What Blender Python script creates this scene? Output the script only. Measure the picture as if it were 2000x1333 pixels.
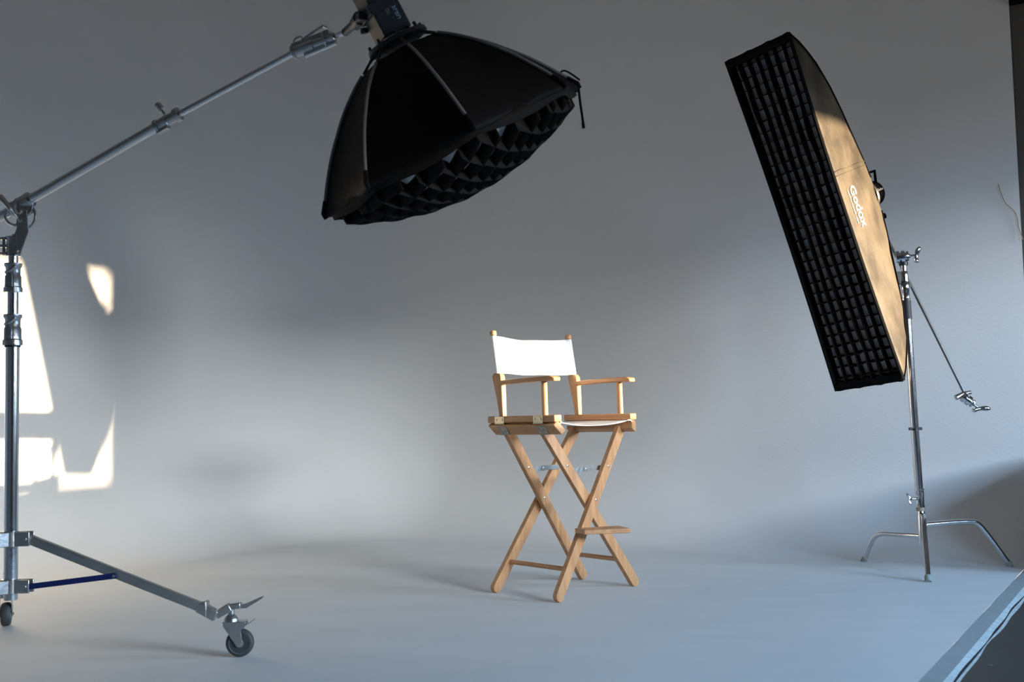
import bpy, bmesh, math, random
from mathutils import Vector, Matrix, Quaternion, noise
random.seed(7)
PI = math.pi
V = Vector
scn = bpy.context.scene
for o in list(bpy.data.objects):
    bpy.data.objects.remove(o)

# ------------------------------------------------------------------ camera
cam_d = bpy.data.cameras.new('camera')
cam = bpy.data.objects.new('camera', cam_d)
scn.collection.objects.link(cam)
scn.camera = cam
cam_d.sensor_width = 36.0
cam_d.lens = 2190.0 / 2000.0 * 36.0
PITCH, ROLL = 0.069, -0.023
cam.location = (0, 0, 0.77)
cam.rotation_mode = 'QUATERNION'
cam.rotation_quaternion = (Quaternion((1, 0, 0), PI / 2 + PITCH) @ Quaternion((0, 0, 1), ROLL * 1.0))
cam_d.clip_start = 0.05
cam_d.dof.use_dof = True
cam_d.dof.focus_distance = 5.0
cam_d.dof.aperture_fstop = 4.5

# ------------------------------------------------------------------ room frame: u runs along the back wall, v runs into the room
ANG = math.atan2(0.51, 0.86)
EU = V((math.cos(ANG), -math.sin(ANG), 0))
EV = V((math.sin(ANG), math.cos(ANG), 0))
def R(u, v, z=0.0):
    return EU * u + EV * v + V((0, 0, z))

# ------------------------------------------------------------------ world, sun, window light, exposure
w = bpy.data.worlds.new('world'); scn.world = w
w.use_nodes = True
bg = w.node_tree.nodes['Background']
_nt = w.node_tree
_g = _nt.nodes.new('ShaderNodeTexCoord'); _s = _nt.nodes.new('ShaderNodeSeparateXYZ'); _r = _nt.nodes.new('ShaderNodeValToRGB')
_m = _nt.nodes.new('ShaderNodeMath'); _m.operation = 'MULTIPLY_ADD'; _m.inputs[1].default_value = 0.5; _m.inputs[2].default_value = 0.5
_nt.links.new(_g.outputs['Generated'], _s.inputs[0]); _nt.links.new(_s.outputs['Z'], _m.inputs[0]); _nt.links.new(_m.outputs[0], _r.inputs[0])
_r.color_ramp.elements[0].position = 0.48; _r.color_ramp.elements[0].color = (0.09, 0.075, 0.06, 1)      # sunlit ground outside
_r.color_ramp.elements[1].position = 0.53; _r.color_ramp.elements[1].color = (0.42, 0.69, 1.04, 1)       # clear sky
_e = _r.color_ramp.elements.new(0.505); _e.color = (0.50, 0.66, 0.85, 1)
# bright haze round the low sun
GLOW = (EU * 1.0 - EV * 0.20 + V((0, 0, 0.125 * 3.0))).normalized()
_d = _nt.nodes.new('ShaderNodeVectorMath'); _d.operation = 'DOT_PRODUCT'; _d.inputs[1].default_value = GLOW
_st = _nt.nodes.new('ShaderNodeVectorMath'); _st.operation = 'MULTIPLY'; _st.inputs[1].default_value = (1, 1, 3.0)
_nz = _nt.nodes.new('ShaderNodeVectorMath'); _nz.operation = 'NORMALIZE'
_nt.links.new(_g.outputs['Generated'], _st.inputs[0]); _nt.links.new(_st.outputs[0], _nz.inputs[0]); _nt.links.new(_nz.outputs[0], _d.inputs[0])
_mr = _nt.nodes.new('ShaderNodeMapRange'); _mr.interpolation_type = 'SMOOTHSTEP'
_mr.inputs['From Min'].default_value = math.cos(math.radians(32)); _mr.inputs['From Max'].default_value = math.cos(math.radians(3))
_nt.links.new(_d.outputs['Value'], _mr.inputs['Value'])
_mu = _nt.nodes.new('ShaderNodeVectorMath'); _mu.operation = 'SCALE'; _mu.inputs[0].default_value = (2.75, 2.60, 2.25)
_nt.links.new(_mr.outputs['Result'], _mu.inputs['Scale'])
_ab = _nt.nodes.new('ShaderNodeVectorMath'); _ab.operation = 'ADD'
_nt.links.new(_r.outputs[0], _ab.inputs[0]); _nt.links.new(_mu.outputs[0], _ab.inputs[1])
_nt.links.new(_ab.outputs[0], bg.inputs[0])
bg.inputs[1].default_value = 13.8
SUN_DIR = (EU * -1.0 - EV * 0.215 - V((0, 0, 0.090))).normalized()
sun_d = bpy.data.lights.new('sun', 'SUN'); sun = bpy.data.objects.new('sun', sun_d)
scn.collection.objects.link(sun)
sun.rotation_mode = 'QUATERNION'
sun.rotation_quaternion = SUN_DIR.to_track_quat('-Z', 'Y')
sun.location = R(9, 4.5, 3)
sun_d.energy = 11.0
sun_d.angle = math.radians(0.9)
sun_d.color = (1.0, 0.76, 0.50)
U_WIN = 2.4
WINS = [(4.80, 6.19, 1.17, 2.40), (1.9, 3.6, 1.15, 2.40)]
for _a, _b, _c, _d in WINS:                     # sky portals: they only guide the sampling of the daylight through the openings
    d_ = bpy.data.lights.new('window_portal', 'AREA'); o_ = bpy.data.objects.new('window_portal', d_)
    scn.collection.objects.link(o_)
    d_.shape = 'RECTANGLE'; d_.size = _b - _a; d_.size_y = _d - _c; d_.cycles.is_portal = True
    o_.location = R(U_WIN + 0.13, (_a + _b) / 2, (_c + _d) / 2)
    o_.rotation_mode = 'QUATERNION'
    o_.rotation_quaternion = Matrix((EV, EU.cross(EV), EU)).transposed().to_quaternion()
vs = scn.view_settings
vs.view_transform = 'Standard'; vs.look = 'None'; vs.gamma = 1.0; vs.exposure = 0.80
vs.use_curve_mapping = False
scn.cycles.max_bounces = 8
scn.cycles.diffuse_bounces = 5
scn.cycles.use_denoising = True

# ------------------------------------------------------------------ materials
def mat(name, col, rough=0.5, metal=0.0, bump=0.0, bscale=50.0, var=0.0, vscale=3.0, spec=0.5, sheen=0.0, stretch=None, trans=0.0):
    m = bpy.data.materials.new(name); m.use_nodes = True
    nt = m.node_tree; p = nt.nodes['Principled BSDF']
    p.inputs['Base Color'].default_value = (*col, 1)
    p.inputs['Roughness'].default_value = rough
    p.inputs['Metallic'].default_value = metal
    p.inputs['Specular IOR Level'].default_value = spec
    if sheen: p.inputs['Sheen Weight'].default_value = sheen
    if var or bump:
        tc = nt.nodes.new('ShaderNodeTexCoord'); mp = nt.nodes.new('ShaderNodeMapping')
        nt.links.new(tc.outputs['Object'], mp.inputs[0])
        if stretch: mp.inputs['Scale'].default_value = stretch
    if var:
        n = nt.nodes.new('ShaderNodeTexNoise'); n.inputs['Scale'].default_value = vscale; n.inputs['Detail'].default_value = 6
        nt.links.new(mp.outputs[0], n.inputs['Vector'])
        cr = nt.nodes.new('ShaderNodeValToRGB')
        cr.color_ramp.elements[0].position = 0.3; cr.color_ramp.elements[1].position = 0.7
        cr.color_ramp.elements[0].color = (*[c * (1 - var) for c in col], 1)
        cr.color_ramp.elements[1].color = (*[min(1, c * (1 + var)) for c in col], 1)
        nt.links.new(n.outputs['Fac'], cr.inputs[0]); nt.links.new(cr.outputs[0], p.inputs['Base Color'])
    if bump:
        n2 = nt.nodes.new('ShaderNodeTexNoise'); n2.inputs['Scale'].default_value = bscale; n2.inputs['Detail'].default_value = 4
        nt.links.new(mp.outputs[0], n2.inputs['Vector'])
        b = nt.nodes.new('ShaderNodeBump'); b.inputs['Strength'].default_value = bump; b.inputs['Distance'].default_value = 0.02
        nt.links.new(n2.outputs['Fac'], b.inputs['Height']); nt.links.new(b.outputs[0], p.inputs['Normal'])
    return m

M = {}
M['wall'] = mat('painted_plaster', (0.725, 0.735, 0.74), 0.75, bump=0.05, bscale=60, var=0.015, vscale=1.2)
M['floorpaint'] = mat('painted_floor', (0.685, 0.71, 0.72), 0.6, bump=0.04, bscale=18, var=0.035, vscale=1.6, stretch=(1.0, 2.6, 1.0))
M['lip'] = mat('grey_edge_paint', (0.30, 0.34, 0.35), 0.6, var=0.08, vscale=14)
M['tape'] = mat('white_edge_paint', (0.62, 0.72, 0.74), 0.6, var=0.15, vscale=30)
M['gap'] = mat('dark_gap', (0.02, 0.02, 0.022), 0.8)
M['dark_wall'] = mat('dark_wall_paint', (0.09, 0.085, 0.08), 0.8, var=0.06, vscale=2)
M['ceiling'] = mat('ceiling_paint', (0.45, 0.43, 0.41), 0.9, var=0.04)
M['room_wall'] = mat('studio_wall_paint', (0.30, 0.29, 0.28), 0.85, var=0.04)
M['blind'] = mat('blind_cloth', (0.75, 0.78, 0.80), 0.9)
M['chrome'] = mat('chrome_steel', (0.72, 0.73, 0.75), 0.15, 1.0, bump=0.03, bscale=25)
M['cast'] = mat('cast_metal', (0.50, 0.50, 0.50), 0.30, 1.0, bump=0.12, bscale=120)
M['zinc'] = mat('zinc_steel', (0.52, 0.54, 0.54), 0.34, 1.0, bump=0.08, bscale=60, var=0.12, vscale=12)
M['plated'] = mat('yellow_zinc_plate', (0.62, 0.56, 0.40), 0.38, 1.0, var=0.15, vscale=40)
M['plated_dark'] = mat('darker_zinc_plate', (0.36, 0.33, 0.27), 0.42, 1.0, var=0.2, vscale=40)  # same plating in a darker tone
M['screw'] = mat('screw_steel', (0.55, 0.54, 0.50), 0.35, 1.0)
M['blue'] = mat('blue_enamel', (0.004, 0.016, 0.12), 0.4)
M['rubber'] = mat('grey_rubber', (0.045, 0.055, 0.06), 0.55)
M['hub'] = mat('grey_wheel_hub', (0.16, 0.20, 0.21), 0.5)
M['blackplastic'] = mat('black_plastic', (0.012, 0.012, 0.014), 0.45)
M['band'] = mat('black_grip_tape', (0.018, 0.018, 0.026), 0.6)
M['canvas'] = mat('white_canvas', (0.86, 0.85, 0.84), 0.9, bump=0.15, bscale=220)
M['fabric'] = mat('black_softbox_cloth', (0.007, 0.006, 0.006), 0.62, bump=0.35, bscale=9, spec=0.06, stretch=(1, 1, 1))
M['sunlit_nylon'] = mat('sunlit_black_nylon', (0.088, 0.070, 0.047), 0.58, bump=1.0, bscale=6, var=0.62, vscale=5.0, spec=0.2, stretch=(1.2, 1.2, 0.9))  # black cloth with the tan of its sunlit side put into the colour
M['velvet'] = mat('black_velvet', (0.006, 0.006, 0.006), 0.95, spec=0.05)
M['gridcloth'] = mat('black_grid_cloth', (0.012, 0.0095, 0.008), 0.8, spec=0.1)
M['diffuser'] = mat('white_diffusion_cloth', (0.66, 0.65, 0.64), 0.9)
M['shaded_diffuser'] = mat('shaded_white_diffusion_cloth', (0.50, 0.455, 0.42), 0.9)  # white cloth greyed to carry the shade inside the grid cells
M['blackmatte'] = mat('matte_black_plastic', (0.004, 0.004, 0.005), 1.0, spec=0.0)
M['arm_steel'] = mat('dull_arm_steel', (0.16, 0.17, 0.18), 0.38, 0.9)
M['tape_grey'] = mat('grey_seam_tape', (0.17, 0.155, 0.15), 0.6, bump=0.05)
M['lampbody'] = mat('dark_lamp_body', (0.022, 0.025, 0.032), 0.5)
M['print_blue'] = mat('pale_blue_print', (0.30, 0.42, 0.55), 0.6)
M['print_white'] = mat('reflective_white_print', (0.85, 0.84, 0.80), 0.5)
M['print_grey'] = mat('pale_grey_print', (0.22, 0.22, 0.22), 0.6)
M['cord'] = mat('pale_brown_cord', (0.32, 0.27, 0.20), 0.8)
M['endcap'] = mat('pale_rubber_foot', (0.35, 0.38, 0.33), 0.7)

def wood(name, c0, c1, stretch):
    m = bpy.data.materials.new(name); m.use_nodes = True
    nt = m.node_tree; p = nt.nodes['Principled BSDF']; p.inputs['Roughness'].default_value = 0.42
    tc = nt.nodes.new('ShaderNodeTexCoord'); mp = nt.nodes.new('ShaderNodeMapping'); mp.inputs['Scale'].default_value = stretch
    n = nt.nodes.new('ShaderNodeTexNoise'); n.inputs['Scale'].default_value = 30; n.inputs['Detail'].default_value = 8; n.inputs['Distortion'].default_value = 0.6
    cr = nt.nodes.new('ShaderNodeValToRGB')
    cr.color_ramp.elements[0].position = 0.33; cr.color_ramp.elements[1].position = 0.68
    cr.color_ramp.elements[0].color = (*c0, 1); cr.color_ramp.elements[1].color = (*c1, 1)
    nt.links.new(tc.outputs['Object'], mp.inputs[0]); nt.links.new(mp.outputs[0], n.inputs['Vector'])
    nt.links.new(n.outputs['Fac'], cr.inputs[0]); nt.links.new(cr.outputs[0], p.inputs['Base Color'])
    return m
WC0, WC1 = (0.44, 0.215, 0.095), (0.60, 0.335, 0.16)
M['wood_x'] = wood('beech_lengthwise', WC0, WC1, (0.12, 1.6, 1.6))
M['wood_z'] = wood('beech_upright', WC0, WC1, (1.6, 1.6, 0.12))

def perforated():
    m = bpy.data.materials.new('perforated_metal'); m.use_nodes = True
    nt = m.node_tree; p = nt.nodes['Principled BSDF']; p.inputs['Roughness'].default_value = 0.5
    tc = nt.nodes.new('ShaderNodeTexCoord'); vo = nt.nodes.new('ShaderNodeTexVoronoi'); vo.inputs['Scale'].default_value = 230
    vo.inputs['Randomness'].default_value = 0.15
    cr = nt.nodes.new('ShaderNodeValToRGB')
    cr.color_ramp.elements[0].position = 0.30; cr.color_ramp.elements[1].position = 0.42
    cr.color_ramp.elements[0].color = (0.01, 0.01, 0.01, 1); cr.color_ramp.elements[1].color = (0.085, 0.066, 0.048, 1)
    nt.links.new(tc.outputs['Object'], vo.inputs['Vector']); nt.links.new(vo.outputs['Distance'], cr.inputs[0])
    nt.links.new(cr.outputs[0], p.inputs['Base Color'])
    return m
M['perf'] = perforated()

def concrete():
    m = bpy.data.materials.new('dark_concrete'); m.use_nodes = True
    nt = m.node_tree; p = nt.nodes['Principled BSDF']; p.inputs['Roughness'].default_value = 0.46; p.inputs['Specular IOR Level'].default_value = 0.38
    tc = nt.nodes.new('ShaderNodeTexCoord')
    n = nt.nodes.new('ShaderNodeTexNoise'); n.inputs['Scale'].default_value = 5; n.inputs['Detail'].default_value = 8
    cr = nt.nodes.new('ShaderNodeValToRGB')
    cr.color_ramp.elements[0].position = 0.3; cr.color_ramp.elements[1].position = 0.75
    cr.color_ramp.elements[0].color = (0.012, 0.013, 0.013, 1); cr.color_ramp.elements[1].color = (0.030, 0.032, 0.032, 1)
    n2 = nt.nodes.new('ShaderNodeTexVoronoi'); n2.inputs['Scale'].default_value = 9
    cr2 = nt.nodes.new('ShaderNodeValToRGB')
    cr2.color_ramp.elements[0].position = 0.05; cr2.color_ramp.elements[1].position = 0.09
    cr2.color_ramp.elements[0].color = (1, 1, 1, 1); cr2.color_ramp.elements[1].color = (0, 0, 0, 1)
    mx = nt.nodes.new('ShaderNodeMixRGB'); mx.inputs[2].default_value = (0.22, 0.23, 0.21, 1)
    for nn in (n, n2): nt.links.new(tc.outputs['Object'], nn.inputs['Vector'])
    nt.links.new(n.outputs['Fac'], cr.inputs[0]); nt.links.new(n2.outputs['Distance'], cr2.inputs[0])
    nt.links.new(cr.outputs[0], mx.inputs[1]); nt.links.new(cr2.outputs[0], mx.inputs[0])
    nt.links.new(mx.outputs[0], p.inputs['Base Color'])
    return m
M['concrete'] = concrete()

# ------------------------------------------------------------------ mesh helpers
def frame_of(d, up=V((0, 0, 1))):
    d = d.normalized()
    s = d.cross(up)
    if s.length < 1e-4: s = d.cross(V((1, 0, 0)))
    s.normalize()
    return d, s, s.cross(d).normalized()

class MB:
    def __init__(self): self.bm = bmesh.new()
    def quad_box(self, c, ax, h):
        c = V(c); ax = [V(a).normalized() for a in ax]
        vs_ = []
        for sx in (-1, 1):
            for sy in (-1, 1):
                for sz in (-1, 1):
                    vs_.append(self.bm.verts.new(c + ax[0] * h[0] * sx + ax[1] * h[1] * sy + ax[2] * h[2] * sz))
        for f in ((0, 1, 3, 2), (4, 6, 7, 5), (0, 4, 5, 1), (2, 3, 7, 6), (0, 2, 6, 4), (1, 5, 7, 3)):
            self.bm.faces.new([vs_[i] for i in f])
        return self
    def box(self, lo, hi):
        lo, hi = V(lo), V(hi)
        return self.quad_box((lo + hi) / 2, ((1, 0, 0), (0, 1, 0), (0, 0, 1)), (hi - lo) / 2)
    def bar(self, p0, p1, wdt, thk, up=V((0, 0, 1))):
        p0, p1 = V(p0), V(p1); d, s, u = frame_of(p1 - p0, V(up))
        return self.quad_box((p0 + p1) / 2, (d, s, u), ((p1 - p0).length / 2, wdt / 2, thk / 2))
    def rings(self, rings, cap=True, closed=False):
        rv = [[self.bm.verts.new(p) for p in r] for r in rings]
        n = len(rv[0]); k = len(rv)
        for i in range(k if closed else k - 1):
            a, b = rv[i], rv[(i + 1) % k]
            for j in range(n):
                self.bm.faces.new((a[j], a[(j + 1) % n], b[(j + 1) % n], b[j]))
        if cap and not closed:
            self.bm.faces.new(rv[0][::-1]); self.bm.faces.new(rv[-1])
        return self
    def cyl(self, p0, p1, r0, r1=None, n=20):
        p0, p1 = V(p0), V(p1); r1 = r0 if r1 is None else r1
        d, s, u = frame_of(p1 - p0)
        return self.rings([[p + (s * math.cos(2 * PI * j / n) + u * math.sin(2 * PI * j / n)) * r for j in range(n)] for p, r in ((p0, r0), (p1, r1))])
    def lathe(self, o, ax, prof, n=28):
        o = V(o); d, s, u = frame_of(V(ax))
        return self.rings([[o + d * q + (s * math.cos(2 * PI * j / n) + u * math.sin(2 * PI * j / n)) * max(r, 1e-4) for j in range(n)] for q, r in prof])
    def tube(self, pts, r, n=12, closed=False, flat=1.0):
        pts = [V(p) for p in pts]; k = len(pts); out = []
        rr = r if isinstance(r, (list, tuple)) else [r] * k
        prev = None
        for i, p in enumerate(pts):
            if closed: t = pts[(i + 1) % k] - pts[i - 1]
            else: t = pts[min(i + 1, k - 1)] - pts[max(i - 1, 0)]
            t.normalize()
            if prev is None: _, s, u = frame_of(t)
            else:
                s = (prev - t * prev.dot(t)).normalized(); u = s.cross(t).normalized()
            prev = s
            out.append([p + (s * math.cos(2 * PI * j / n) + u * math.sin(2 * PI * j / n) * flat) * rr[i] for j in range(n)])
        return self.rings(out, closed=closed)
    def ball(self, c, r, sc=(1, 1, 1), seg=16):
        mt = Matrix.Translation(V(c)) @ Matrix.Diagonal((*sc, 1))
        bmesh.ops.create_uvsphere(self.bm, u_segments=seg, v_segments=seg // 2 + 2, radius=r, matrix=mt)
        return self
    def prism(self, poly, vec):
        vec = V(vec)
        a = [self.bm.verts.new(V(p)) for p in poly]; b = [self.bm.verts.new(V(p) + vec) for p in poly]
        n = len(a)
        self.bm.faces.new(a[::-1]); self.bm.faces.new(b)
        for i in range(n): self.bm.faces.new((a[i], a[(i + 1) % n], b[(i + 1) % n], b[i]))
        return self
    def grid(self, pts):
        vv = [[self.bm.verts.new(p) for p in row] for row in pts]
        for i in range(len(vv) - 1):
            for j in range(len(vv[0]) - 1):
                self.bm.faces.new((vv[i][j], vv[i][j + 1], vv[i + 1][j + 1], vv[i + 1][j]))
        return self
    def build(self, name, m, parent=None, bevel=0.0, smooth=40, solid=0.0, local=False, kind=None):
        bm = self.bm
        bmesh.ops.recalc_face_normals(bm, faces=bm.faces)
        root = parent
        while root is not None and root.parent is not None: root = root.parent
        if root is not None and not local: bm.transform(Matrix.Translation(-root.location))
        me = bpy.data.meshes.new(name); bm.to_mesh(me); bm.free()
        me.materials.append(m)
        me.shade_smooth()
        try: me.set_sharp_from_angle(angle=math.radians(smooth))
        except Exception: pass
        o = bpy.data.objects.new(name, me); scn.collection.objects.link(o)
        if parent is not None: o.parent = parent
        if solid:
            md = o.modifiers.new('thickness', 'SOLIDIFY'); md.thickness = solid; md.offset = 0
        if bevel:
            md = o.modifiers.new('edges', 'BEVEL'); md.width = bevel; md.segments = 2; md.limit_method = 'ANGLE'; md.angle_limit = math.radians(50)
        if kind: o['kind'] = kind
        return o

def thing(name, label, cat, loc, group=None):
    o = bpy.data.objects.new(name, None); scn.collection.objects.link(o)
    o.empty_display_size = 0.1
    o.location = loc; o['label'] = label; o['category'] = cat
    if group: o['group'] = group
    return o
def tag(o, label=None, cat=None):
    if label: o['label'] = label
    if cat: o['category'] = cat
    return o
def interp(tab, x):
    for (a, b), (c, d) in zip(tab, tab[1:]):
        if (a <= x <= c) or (c <= x <= a): return b + (d - b) * (x - a) / (c - a)
    return tab[0][1] if abs(x - tab[0][0]) < abs(x - tab[-1][0]) else tab[-1][1]
def spline(pts, n=8):
    pts = [V(p) for p in pts]; P = [pts[0]] + pts + [pts[-1]]; out = []
    for i in range(1, len(P) - 2):
        for k in range(n):
            t = k / n; a, b, c, d = P[i - 1], P[i], P[i + 1], P[i + 2]
            out.append(0.5 * ((2 * b) + (c - a) * t + (2 * a - 5 * b + 4 * c - d) * t * t + (3 * b - a - 3 * c + d) * t ** 3))
    out.append(pts[-1]); return out
def text_mesh(body, size):
    c = bpy.data.curves.new('lettering', 'FONT'); c.body = body; c.size = size; c.extrude = 0.0
    c.offset = size * 0.018
    o = bpy.data.objects.new('lettering', c); scn.collection.objects.link(o)
    bpy.context.view_layer.update()
    me = bpy.data.meshes.new_from_object(o.evaluated_get(bpy.context.evaluated_depsgraph_get()))
    bpy.data.objects.remove(o)
    return me
def lettering(name, body, size, fn, m, parent, cuts=2):
    """flat letters whose outline points are laid on a surface by fn(x, y)"""
    me = text_mesh(body, size)
    bm = bmesh.new(); bm.from_mesh(me)
    bmesh.ops.triangulate(bm, faces=bm.faces)
    for v in bm.verts: v.co = fn(v.co.x, v.co.y)
    mb = MB(); mb.bm.free(); mb.bm = bm
    return mb.build(name, m, parent, solid=0.0008)

# ------------------------------------------------------------------ structure
U_L, V_B, U_R, RC, RV = -5.45, 6.52, -0.68, 0.55, 1.15     # left wall, back wall, open end, cove radius, corner radius
HT = 4.25
def plan_path():
    pts = []
    v = -2.5
    while v < V_B - RV: pts.append(((U_L, v), (1, 0))); v += 0.4
    for k in range(25):
        a = PI - k / 24 * PI / 2
        pts.append(((U_L + RV + RV * math.cos(a), V_B - RV + RV * math.sin(a)), (-math.cos(a), -math.sin(a))))
    u = U_L + RV + 0.3
    while u < U_R - 0.1: pts.append(((u, V_B), (0, -1))); u += 0.3
    pts.append(((U_R, V_B), (0, -1)))
    return pts
path = plan_path()
prof = [(0, HT), (0, 3.2), (0, 2.4), (0, 1.6), (0, 1.0)] + [(RC - RC * math.cos(a), RC - RC * math.sin(a)) for a in [k / 18 * PI / 2 for k in range(19)]]
mb = MB()
mb.grid([[R(p[0] + n[0] * o, p[1] + n[1] * o, z) for o, z in prof] for p, n in path])
# the square end of the wall where it stops
cyc = mb.build('wall_back', M['wall'], smooth=60); cyc['kind'] = 'structure'
cyc['label'] = 'grey white seamless studio wall with rounded corner and cove'
mb = MB()
inner = [R(p[0] + n[0] * RC, p[1] + n[1] * RC, 0) for p, n in path]
poly = inner + [R(U_R, -2.5, 0)]
f = mb.bm.faces.new([mb.bm.verts.new(p) for p in poly])
fl = mb.build('floor', M['floorpaint']); fl['kind'] = 'structure'
# sloped painted edge of the platform, wavy white paint line, dark gap, then concrete
def strip(u0, z0, u1, z1, w0=0.0, w1=0.0, seed=0):
    m_ = MB(); rows = []
    v = -2.5
    while v <= V_B - RC + 0.001:
        a = noise.noise(V((v * 2.2, seed, 0))) * w0; b = noise.noise(V((v * 2.6, seed + 5, 0))) * w1
        rows.append([R(u0 + a, v, z0), R(u1 + b, v, z1)]); v += 0.05
    return m_.grid(rows)
o = strip(U_R, 0, U_R + 0.055, -0.008, 0.004, 0.0, 1).build('trim_1', M['lip'], kind='structure')
o = strip(U_R + 0.055, -0.008, U_R + 0.077, -0.012, 0.0, 0.010, 2).build('trim_2', M['tape'], kind='structure')
o = strip(U_R + 0.070, -0.0135, U_R + 0.087, -0.0135, 0.006, 0.010, 3).build('trim_3', M['gap'], kind='structure')
o = strip(U_R + 0.083, -0.013, U_R + 0.094, -0.013, 0.010, 0.012, 3).build('trim_4', M['tape'], kind='structure')
mb = MB(); mb.bm.faces.new([mb.bm.verts.new(R(a, b, -0.014)) for a, b in ((U_R + 0.02, -2.5), (U_WIN, -2.5), (U_WIN, 8.2), (U_R + 0.02, 8.2))])
mb.build('floor_concrete', M['concrete'], kind='structure')

# dark wall of the room beyond the end of the seamless wall
MB().quad_box(R((U_R + U_WIN) / 2 - 0.15, V_B + 0.065, HT / 2), (EU, EV, V((0, 0, 1))), ((U_WIN - U_R) / 2 + 0.25, 0.06, HT / 2 + 0.02)).build('wall_far', M['dark_wall'], kind='structure')
MB().quad_box(R((U_L + U_WIN) / 2, -2.56, HT / 2), (EU, EV, V((0, 0, 1))), ((U_WIN - U_L) / 2 + 0.2, 0.06, HT / 2 + 0.02)).build('wall_front', M['room_wall'], kind='structure')
MB().quad_box(R((U_L + U_WIN) / 2, 2.4, HT + 0.06), (EU, EV, V((0, 0, 1))), ((U_WIN - U_L) / 2 + 0.3, 5.1, 0.06)).build('ceiling', M['ceiling'], kind='structure')
MB().quad_box(R(U_R + 0.9, V_B - 0.02, 3.02), (EU, EV, V((0, 0, 1))), (0.895, 0.03, 0.075)).build('trim_5', M['velvet'], kind='structure')
# window wall
mb = MB(); th = 0.06
def wseg(v0, v1, z0, z1): mb.quad_box(R(U_WIN + th, (v0 + v1) / 2, (z0 + z1) / 2), (EU, EV, V((0, 0, 1))), (th, (v1 - v0) / 2, (z1 - z0) / 2))
wseg(-2.6, 7.1, -0.02, WINS[0][2]); wseg(-2.6, 7.1, WINS[0][3], HT)
edges = [-2.6, WINS[1][0], WINS[1][1], WINS[0][0], WINS[0][1], 7.1]
for k in (0, 2, 4): wseg(edges[k], edges[k + 1], WINS[0][2], WINS[0][3])
mb.build('wall_right', M['room_wall'], kind='structure')
for k, (a, b, c, d) in enumerate(WINS):
    mb = MB()
    def fr(v0, v1, z0, z1): mb.quad_box(R(U_WIN + 0.06, (v0 + v1) / 2, (z0 + z1) / 2), (EU, EV, V((0, 0, 1))), (0.03, (v1 - v0) / 2, (z1 - z0) / 2))
    fr(a - 0.02, a + 0.005, c, d); fr(b - 0.005, b + 0.02, c, d); fr(a, b, c - 0.02, c + 0.005); fr(a, b, d - 0.005, d + 0.02)
    mb.build('window_%d' % (k + 1), M['room_wall'], kind='structure')
# low block added out of view to darken the right end of the cove
MB().quad_box(R(-0.18, 6.08, 0.27), (EU, EV, V((0, 0, 1))), (0.36, 0.36, 0.285)).build('low_shade_block', M['dark_wall'], kind='structure')
# unseen blocker added outside to keep the low sun off the nearer window
MB().quad_box(R(14.0, 0.15, 1.75), (EU, EV, V((0, 0, 1))), (0.4, 6.2, 1.95)).build('sun_blocker_outside', M['room_wall'], kind='structure')

# hanging cord near the open end of the seamless wall
def wallpt(u, z, off=0.012): return R(u, V_B - off, z)
pts = spline([wallpt(-0.781, 1.976), wallpt(-0.768, 1.919), wallpt(-0.748, 1.866), wallpt(-0.712, 1.823), wallpt(-0.696, 1.785), wallpt(-0.691, 1.729), wallpt(-0.672, 1.66, 0.02)], 8)
tag(MB().tube(pts, 0.0028, 6).build('cord', M['cord']), 'thin pale brown cord hanging at the right end of the grey wall', 'cord')

# ------------------------------------------------------------------ director's chair (own frame: x forward, y to the far side)
chair = thing('directors_chair', 'tall wooden folding chair with white canvas seat and back in the middle of the floor', 'chair', (0.223, 5.07, 0))
chair.rotation_euler = (0, 0, -0.783)
def cb(name, mb, m, parent=None, **kw): return mb.build(name, m, parent or chair, local=True, **kw)
def leg(x0, y0, x1, y1, z0=0.712):
    """board from under the rail (x0,y0,z0) to its rounded foot (x1,y1)"""
    m_ = MB(); top = V((x0, y0, z0)); rad = 0.024
    d0 = (V((x1, y1, rad)) - top); fx = V((1, 0, 0))
    bot = V((x1, y1, rad)); d = (bot - top).normalized(); s = d.cross(fx).normalized(); wv = s * rad; tv = V((1, 0, 0)) * 0.012
    poly = [top + wv, top - wv]
    a0 = math.atan2(0, -1)
    for k in range(0, 13):
        a = PI * k / 12
        poly.append(bot - s * rad * math.cos(a) * 1.0 + d * rad * math.sin(a))
    m_.prism([p - tv for p in poly], tv * 2)
    return m_
LEGS = {'fn': (0.108, -0.235, 0.165, 0.262), 'ff': (0.134, 0.235, 0.191, -0.268), 'bn': (-0.115, -0.235, -0.165, 0.285), 'bf': (-0.141, 0.235, -0.205, -0.245)}
for k, a in LEGS.items():
    lo = cb('leg', leg(*a), M['wood_z'], bevel=0.002)
def leg_at(k, z):
    x0, y0, x1, y1 = LEGS[k]; t = (0.712 - z) / (0.712 - 0.024); return V((x0 + (x1 - x0) * t, y0 + (y1 - y0) * t, z))
def bolt(p, d, r=0.006, l=0.003):
    m_ = MB(); m_.lathe(V(p), V(d), [(0, r), (l * 0.6, r), (l, r * 0.55), (l, 0.0)], 14); return m_
for k, z in (('ff', 0.405), ('bn', 0.405), ('ff', 0.548), ('bn', 0.548), ('fn', 0.560)):
    cb('bolt', bolt(leg_at(k, z) + V((0.012, 0, 0)), (1, 0, 0)), M['screw'])
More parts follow.
